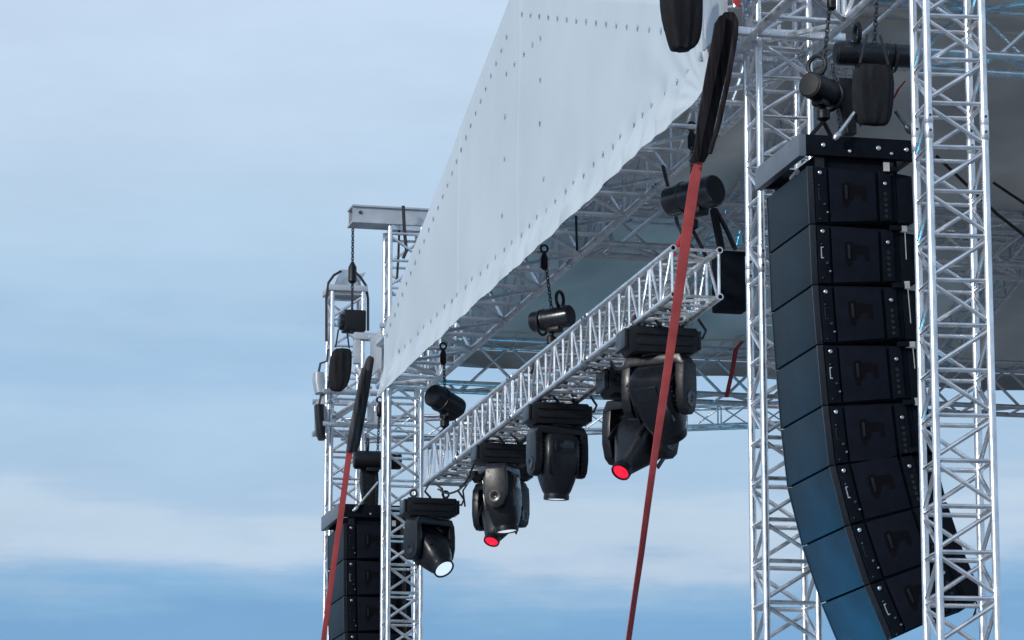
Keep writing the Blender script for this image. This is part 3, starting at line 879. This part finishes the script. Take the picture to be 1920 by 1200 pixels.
def strap(rows, Y0, Y1, label, grp, foot):
    pts = dens(rows, 8)
    mb = MB()
    secs = []
    N = len(pts)
    for i, (x, y, w, tw) in enumerate(pts):
        yy = Y0 + (Y1 - Y0) * i / (N - 1)
        c = PY(x, y, yy); a = PY(x - 4, y, yy)
        k = (c - a).length / 4
        wd = rotz(EX, math.radians(tw) - YAW)
        W_ = w / 2 * k / max(0.35, math.cos(math.radians(tw)))
        secs.append((c, wd, rotz(wd, math.pi / 2), W_, 0.004, 6))
    d = (secs[-1][0] - secs[-2][0]).normalized()
    c, wd, vd, W_, t_, p_ = secs[-1]
    k = (c.z - 0.05) / -d.z
    secs.append((c + d * k, wd, vd, W_, t_, p_))
    mb.loft(secs, 12)
    o = mb.build('strap', M['red'], loc=c + d * k)
    tag(o, label, 'strap', grp)
    return o
strap([(1311, 300, 15, 5), (1304, 330, 20, 10), (1290, 420, 20, 10), (1273, 545, 18, 12), (1258, 650, 16, 12), (1244, 745, 15, 14), (1228, 850, 13, 22), (1214, 950, 12, 38), (1202, 1040, 11, 48), (1190, 1120, 10, 52), (1177, 1210, 10, 55)], YS, 25.6, 'long red ratchet strap running from the black sling down past the largest moving light', 'red guy straps', None)
YS2 = 41.0
sg = thing('round_sling', 'grey doubled sling hanging at the far roof corner above the shorter red strap', 'sling', PY(655, 845, YS2), 'slings over the roof corners')
rib = MB(); ribbon(rib, dens([(693, 668, 5), (692, 672, 10), (688, 690, 14), (676, 760, 13), (664, 830, 11), (660, 847, 10)]), YS2, 0.05, pw=6); rib.build('webbing', M['sling_grey'], sg)
rib = MB(); ribbon(rib, dens([(698, 670, 4), (697, 676, 8), (690, 720, 9), (682, 770, 9), (670, 835, 8), (666, 846, 8)]), YS2 + .06, 0.06); rib.build('webbing', M['sling_grey'], sg)
rib = MB(); ribbon(rib, dens([(682, 690, 8), (670, 750, 9), (657, 820, 9), (653, 846, 8)]), YS2 - .06, 0.05); rib.build('webbing', M['sling_grey'], sg)
strap([(656, 845, 12, 8), (652, 870, 11, 10), (640, 960, 11, 10), (627, 1050, 10, 12), (617, 1120, 10, 16), (606, 1205, 9, 22)], YS2, 40.2, 'shorter red ratchet strap at the far left crossing the small speaker column', 'red guy straps', None)

# ------------------------------------------------------------------ far tower heads
Yc = 41.8
pl0, pl1 = PY(660, 403, Yc), PY(830, 410, Yc)
hb0, hb1 = PY(660, 386, Yc).z, PY(660, 419, Yc).z
rt_ = thing('crossbeam', 'pale steel crossbeam lying on top of the far tower left of the banner', 'beam', (pl0.x, Yc, hb1))
MB().abox((pl0.x, Yc - .05, hb1 + .02), (pl0.x + 1.25, Yc - .03, hb0 - .02)).build('web_plate', M['plate'], rt_)
MB().abox((pl0.x, Yc + .20, hb1 + .02), (pl0.x + 1.25, Yc + .22, hb0 - .02)).build('web_plate', M['plate'], rt_)
MB().abox((pl0.x - .01, Yc - .08, hb0 - .02), (pl0.x + 1.26, Yc + .25, hb0)).build('flange', M['plate'], rt_)
MB().abox((pl0.x - .01, Yc - .08, hb1), (pl0.x + 1.26, Yc + .25, hb1 + .02)).build('flange', M['plate'], rt_)
MB().abox((pl0.x + .46, Yc - .06, hb1 - .06), (pl0.x + 1.0, Yc + .23, hb1 - .001)).build('bearing_plate', M['alu_dull'], rt_)
MB().lathe(V((pl0.x + .09, Yc - .05, (hb0 + hb1) / 2 + .02)), -EY, [(0, .022), (.012, .022), (.014, .01)], 12).build('bolt', M['chain'], rt_)
MB().path([PY(756, 386, Yc - .2), PY(758, 430, Yc - .2), PY(762, 470, Yc - .2), PY(756, 484, Yc - .2)], 0.02).build('cable_tie', M['cable'], rt_)
MB().path([PY(749, 420, Yc), PY(747, 480, Yc), PY(744, 530, Yc)], 0.014).build('cable_tie', M['cable'], rt_)

# pulley head of the farthest tower
Yo = 43.9
ta = PY(622, 545, Yo)
zt = TO[4]
hd = thing('pulley_head', 'pulley head with a looped black cable on top of the leftmost tower', 'pulley', (TO[1].x, Yo, zt))
MB().abox((TO[1].x - .05, Yo - .05, zt), (TO[1].x + .43, Yo + .43, zt + .07)).build('top_plate', M['plate'], hd, bevel=.005)
for yy in (Yo + .08, Yo + .26):
    MB().prism(V((TO[1].x + .03, yy, zt + .07)), EX, EZ, EY, [(0.02, 0), (0.34, 0), (0.33, 0.08), (0.40, 0.2), (0.27, 0.16), (0.2, 0.22), (0.10, 0.22), (0.06, 0.12)], 0, .015).build('cheek_plate', M['alu_dull'], hd)
MB().lathe(V((TO[1].x + .22, Yo + .11, zt + .17)), EY, [(0, .09), (.03, .08), (.08, .08), (.12, .09)], 18).build('sheave', M['black'], hd)
MB().path([PY(612, 640, Yo), PY(612, 560, Yo), PY(616, 530, Yo), PY(626, 516, Yo), PY(640, 508, Yo)], .016).build('cable', M['cable'], hd)
MB().path([PY(690, 620, Yo), PY(690, 560, Yo), PY(686, 535, Yo), PY(676, 520, Yo), PY(664, 508, Yo)], .016).build('cable', M['cable'], hd)

# roof corner carriages sliding on the towers
def carriage(x0, x1, y0, y1, z0, z1, label):
    r = thing('tower_carriage', label, 'tower carriage', ((x0 + x1) / 2, (y0 + y1) / 2, z0), 'tower carriages')
    for xa in (x0, x1 - .012):
        MB().abox((xa, y0, z0 + .06), (xa + .012, y1, z1 - .06)).build('side_plate', M['plate'], r, bevel=.002)
    for z in (z0, z1 - .06):
        MB().abox((x0 - .02, y0 - .062, z), (x1 + .02, y0 - .002, z + .06)).build('frame_bar', M['alu_dull'], r, bevel=.006)
        MB().abox((x0 - .02, y1 + .002, z), (x1 + .02, y1 + .062, z + .06)).build('frame_bar', M['alu_dull'], r, bevel=.006)
    for xa in (x0 + .05, x1 - .05):
        MB().tube((xa, y0 - .08, z0 + .2), (xa, y0 - .08, z1 - .2), .024, 10).build('guide_post', M['alu'], r)
    return r
carriage(TI[1].x - .13, TI[1].x + .55, 41.45, 42.12, PY(728, 700, 41.6).z - .02, PY(728, 612, 41.6).z, 'aluminium carriage around the far tower under the banner corner')
carriage(TL[1].x - .30, TL[1].x + .62, 26.52, 27.2, 9.55, 10.75, 'aluminium carriage around the near left tower at the top of the picture')
carriage(TO[1].x - .12, TO[1].x + .55, 43.75, 44.4, PY(622, 805, 43.9).z, PY(622, 735, 43.9).z, 'aluminium carriage low on the farthest tower with black boxes beside it')
# white bracket between the two far towers
br = thing('corner_bracket', 'white bent steel bracket between the two far towers above the grey sling', 'bracket', PY(680, 690, 42.2))
a = PY(660, 632, 42.2)
MB().abox((a.x + .03, 42.2, PY(660, 680, 42.2).z), (a.x + .10, 42.3, a.z)).build('upright', M['plate'], br, bevel=.004)
MB().abox((a.x + .03, 42.19, a.z - .02), (a.x + .34, 42.31, a.z + .06)).build('top_bar', M['plate'], br, bevel=.004)
MB().abox((a.x + .30, 42.2, PY(660, 720, 42.2).z), (a.x + .42, 42.3, a.z - .021)).build('upright', M['plate'], br, bevel=.004)
MB().tube(PY(668, 690, 42.25), PY(695, 730, 42.25), .03, 8).build('stay', M['alu'], br)
# dark boxes hung at the far left
for (pxs, lab) in ((((760, 590, 606), (780, 591, 606), (815, 594, 609), (824, 598, 610)), 'black rounded box at the far left edge of the farthest tower, below the carriage'),
                   (((700, 588, 606), (715, 587, 608), (738, 592, 606)), 'small grey winch with a crank at the far left edge of the farthest tower')):
    secs = []
    for y, xl, xr in pxs:
        a, b = PY(xl, y, 43.8), PY(xr, y, 43.8)
        secs.append(((a + b) / 2, EX, EY, (b - a).length / 2, .10, 4))
    w_ = thing('winch' if 'winch' in lab else 'ballast_box', lab, 'winch' if 'winch' in lab else 'box', secs[-1][0])
    MB().loft(secs, 20).build('casing', M['plate'] if 'winch' in lab else M['black'], w_)
    e = secs[0][0]
    MB().path([e, e + V((.02, -.02, .12)), e + V((.10, -.03, .15)), e + V((.11, -.03, .30))], .015).build('handle', M['chain'], w_)
# diagonal tube of the wing, far left
wg = MB(); wg.tube(PY(597, 803, 44.9), PY(690, 740, 42.2), .03, 10)
tag(wg.build('outrigger_tube', M['alu'], loc=PY(597, 803, 44.9)), 'bright diagonal tube from the farthest tower towards the grey sling', 'tube')

# turnbuckles over the fly frames
for (a, b, Y, lab, mm) in (((1567, 258), (1606, 206), 25.0, 'steel turnbuckle slanting above the left part of the near fly frame', 'steel'), ((1706, 246), (1676, 204), 25.0, 'dark turnbuckle slanting above the right part of the near fly frame', 'chain'), ((666, 955), (714, 898), 42.3, 'steel turnbuckle slanting above the far fly frame', 'steel')):
    p, q = PY(*a, Y), PY(*b, Y)
    r = thing('turnbuckle', lab, 'turnbuckle', p, 'turnbuckles')
    MB().tube(p.lerp(q, .12), p.lerp(q, .9), .014, 10).build('rod', M[mm], r)
    MB().lathe(p, q - p, [(-.02, .012), (0, .024), (.03, .024), (.05, .014)], 12).build('eye', M[mm], r)
# hoist suspension gear above the near and the far fly frame
for (rows, Y, lab) in ((((150, 1560, 1604), (190, 1562, 1606), (240, 1578, 1606), (252, 1580, 1606)), 25.6, 'dark hanging gear between the two near hoists and the fly frame'),
                       (((878, 672, 712), (905, 670, 714), (945, 676, 712), (958, 676, 712)), 43.0, 'dark hanging gear below the far hoist')):
    secs = []
    for y, xl, xr in rows:
        a, b = PY(xl, y, Y), PY(xr, y, Y)
        secs.append(((a + b) / 2, EX, EY, (b - a).length / 2 * .8, .06, 5))
    r = thing('hook_block', lab, 'hook block', secs[-1][0], 'hook blocks')
    MB().loft(secs, 20).build('body', M['black'], r)
    p = secs[0][0]
    MB().chain(p + V((-.1, -.05, .1)), secs[-1][0] + V((-.1, -.08, .0)), .05, .007).build('chain', M['chain'], r)
    MB().chain(p + V((.06, -.08, .05)), secs[-1][0] + V((.06, -.08, .05)), .05, .007).build('chain', M['chain'], r)
# chains and black box by the near end of the lighting truss
pa = PY(1372, 525, 30.0)
r = thing('black_box', 'flat black drape case hanging beside the near end of the lighting truss', 'equipment case', pa - EZ * .26)
MB().box(pa, EX, EY, EZ, (-.12, .15), (0, .22), (-.255, .26)).build('case', M['cab'], r, bevel=.02)
MB().path([PY(1352, 466, 30), PY(1345, 430, 30.2), PY(1338, 395, 30.4)], .035).build('sling_leg', M['cloth'], r)
MB().path([PY(1378, 466, 30), PY(1362, 430, 30.2), PY(1342, 393, 30.4)], .022).build('sling_leg', M['cable'], r)
# red webbing scraps tied to the trusses
for i, (rows, Y, lab) in enumerate(((((1362, 745, 8), (1372, 700, 8), (1380, 655, 9), (1392, 640, 8)), 41.4, 'red and black web strap looped round the farthest cross truss'),
                                  (((1407, 640, 5), (1416, 605, 6), (1420, 590, 6)), 36, 'short red strap end beside the left near tower'),
                                  (((1262, 480, 8), (1268, 462, 9), (1280, 440, 6)), 29.3, 'red strap round the near end of the lighting truss'),
                                  (((1176, 612, 6), (1187, 600, 9), (1192, 590, 6)), 31.2, 'small red strap scrap inside the lighting truss above the largest moving light'),
                                  (((1018, 690, 9), (1030, 697, 10), (1042, 690, 9)), 34.6, 'small red strap scrap inside the middle of the lighting truss'),
                                  (((1676, 185, 3), (1684, 168, 4), (1697, 152, 3)), 33.5, 'faded red strap under the roof sheet right of the upper chain bag'),
                                  (((1378, -5, 12), (1381, 5, 12), (1386, 12, 10)), 26.3, 'red strap end at the top beside the black sling'))):
    mb = MB(); ribbon(mb, dens(list(rows), 3), Y, 0.02)
    o = mb.build('red_strap', M['redcloth'], loc=PY(rows[0][0], rows[0][1], Y))
    tag(o, lab, 'strap')
# loose cables
for rows, Y, r_, lab in ((((1755, 292), (1812, 346), (1870, 402), (1925, 445)), 33.0, .016, 'black cable slanting down under the roof behind the nearest tower'),
                         (((1862, 342), (1893, 363), (1925, 384)), 33.2, .014, 'short black cable at the right edge above the other one'),
                         (((1715, 560), (1722, 640), (1716, 720), (1728, 830), (1730, 1000), (1745, 1150)), 25.9, .014, 'black cables hanging down the back of the near speaker column'),
                         (((1744, 880), (1750, 960), (1748, 1040), (1756, 1180)), 26.0, .010, 'thin black cable behind the nearest tower low down'),
                         (((1082, 470), (1081, 440), (1080, 400)), 33.0, .012, 'blue cable dropping from the front roof truss'),
                         (((872, 950), (868, 920), (878, 905), (874, 880)), 38.9, .010, 'small looped cable by the leftmost moving light'),
                         (((752, 960), (757, 1060), (760, 1210)), 42.2, .02, 'bundle of black cables running down behind the far speaker column')):
    mb = MB(); mb.path([PY(x, y, Y) for x, y in rows], r_)
    o = mb.build('cable', M['cable'], loc=PY(rows[0][0], rows[0][1], Y))
    tag(o, lab, 'cable')

# ------------------------------------------------------------------ blue wash lamps on the stage floor (their light reaches the speaker columns and trusses)
def wash(x, y, tx, ty, tz, power, cone, col, lens, label):
    p = V((x, y, 0.95)); d = (V((tx, ty, tz)) - p).normalized()
    r = thing('floor_wash_light', label, 'stage light', (x, y, 0), 'wash lights on the floor')
    MB().abox((x - .2, y - .2, 0.01), (x + .2, y + .2, .12)).build('base', M['black'], r, bevel=.02)
    for sg_ in (-1, 1):
        MB().abox((x + sg_ * .21 - .02, y - .06, .10), (x + sg_ * .21 + .02, y + .06, .8)).build('arm', M['grey_shell'], r, bevel=.01)
    h = MB().lathe(p - d * .42, d, [(0, .10), (.02, .15), (.2, .18), (.38, .18), (.38, .16), (.34, .155)], 24).build('head', M['black'], r)
    MB().lathe(p - d * .08, d, [(0, .155), (.005, .15)], 24).build('lens', M[lens], h)
    l = bpy.data.lights.new('wash_light', 'SPOT')
    l.energy = power; l.color = col; l.spot_size = R(cone); l.spot_blend = 1.0; l.shadow_soft_size = 0.15
    o = bpy.data.objects.new('lamp_glow', l); COL.objects.link(o)
    o.parent = r
    o.location = p + d * .02 - base_of(r)
    o.rotation_euler = (-d).to_track_quat('Z', 'Y').to_euler()
M['lens_blue'] = mat('blue_lamp_lens', (0.04, 0.5, 1.0), 0.2, 0, 0.02, 5, emit=1.0)
BLUE, PALE = (0.03, 0.60, 1.0), (0.84, 0.94, 1.0)
wash(6.7, 25.65, 8.42, 25.65, 4.9, 3800, 27, BLUE, 'lens_blue', 'blue wash light on the floor below the near speaker column')
wash(9.6, 36.5, 11.0, 40.5, 9.6, 900, 50, BLUE, 'lens_blue', 'blue wash light on the floor below the far end of the lighting truss')
wash(6.9, 27.0, 8.3, 29.2, 9.4, 1100, 26, PALE, 'lens_white', 'white wash light on the floor below the near end of the lighting truss')

# ------------------------------------------------------------------ cable looms of the lighting truss
def loom(pts, r_, lab, droop=0.0, n=40):
    P = []
    for i in range(len(pts) - 1):
        a, b = V(pts[i]), V(pts[i + 1])
        k = max(3, int((b - a).length / .12))
        for j in range(k):
            t = j / k
            p = a.lerp(b, t)
            p.z -= droop * 4 * t * (1 - t)
            p += V((0.02 * mnoise.noise(p * 2.1), 0, 0.02 * mnoise.noise(p * 1.7 + V((5, 0, 0)))))
            P.append(p)
    P.append(V(pts[-1]))
    o = MB().path(P, r_).build('cable', M['cable'], loc=P[0])
    tag(o, lab, 'cable')
loom([(8.22, y, 8.09) for y in (29.3, 31.0, 33.0, 35.0, 37.0, 38.9)], .022, 'thick black cable loom lying along the inside of the lighting truss', 0.02)
loom([(8.36, y, 8.10) for y in (29.3, 32.0, 35.0, 38.9)], .014, 'thin black cable lying beside the loom inside the lighting truss', 0.015)
loom([(8.30, 30.9, 8.06), (8.33, 31.9, 8.05), (8.55, 32.4, 8.10)], .011, 'slack black lead between the largest moving light and its red neighbour', 0.16)
loom([(8.28, 34.4, 8.06), (8.28, 35.7, 8.02)], .011, 'slack black lead between the middle moving light and the next one left', 0.14)
loom([(8.28, 37.2, 8.06), (8.28, 39.2, 8.02)], .011, 'slack black lead reaching the leftmost moving light', 0.18)
loom([(8.4, 30.4, 9.5), (8.45, 30.1, 8.9), (8.38, 29.3, 8.46)], .016, 'black cable dropping from the roof truss onto the near end of the lighting truss', 0.0)
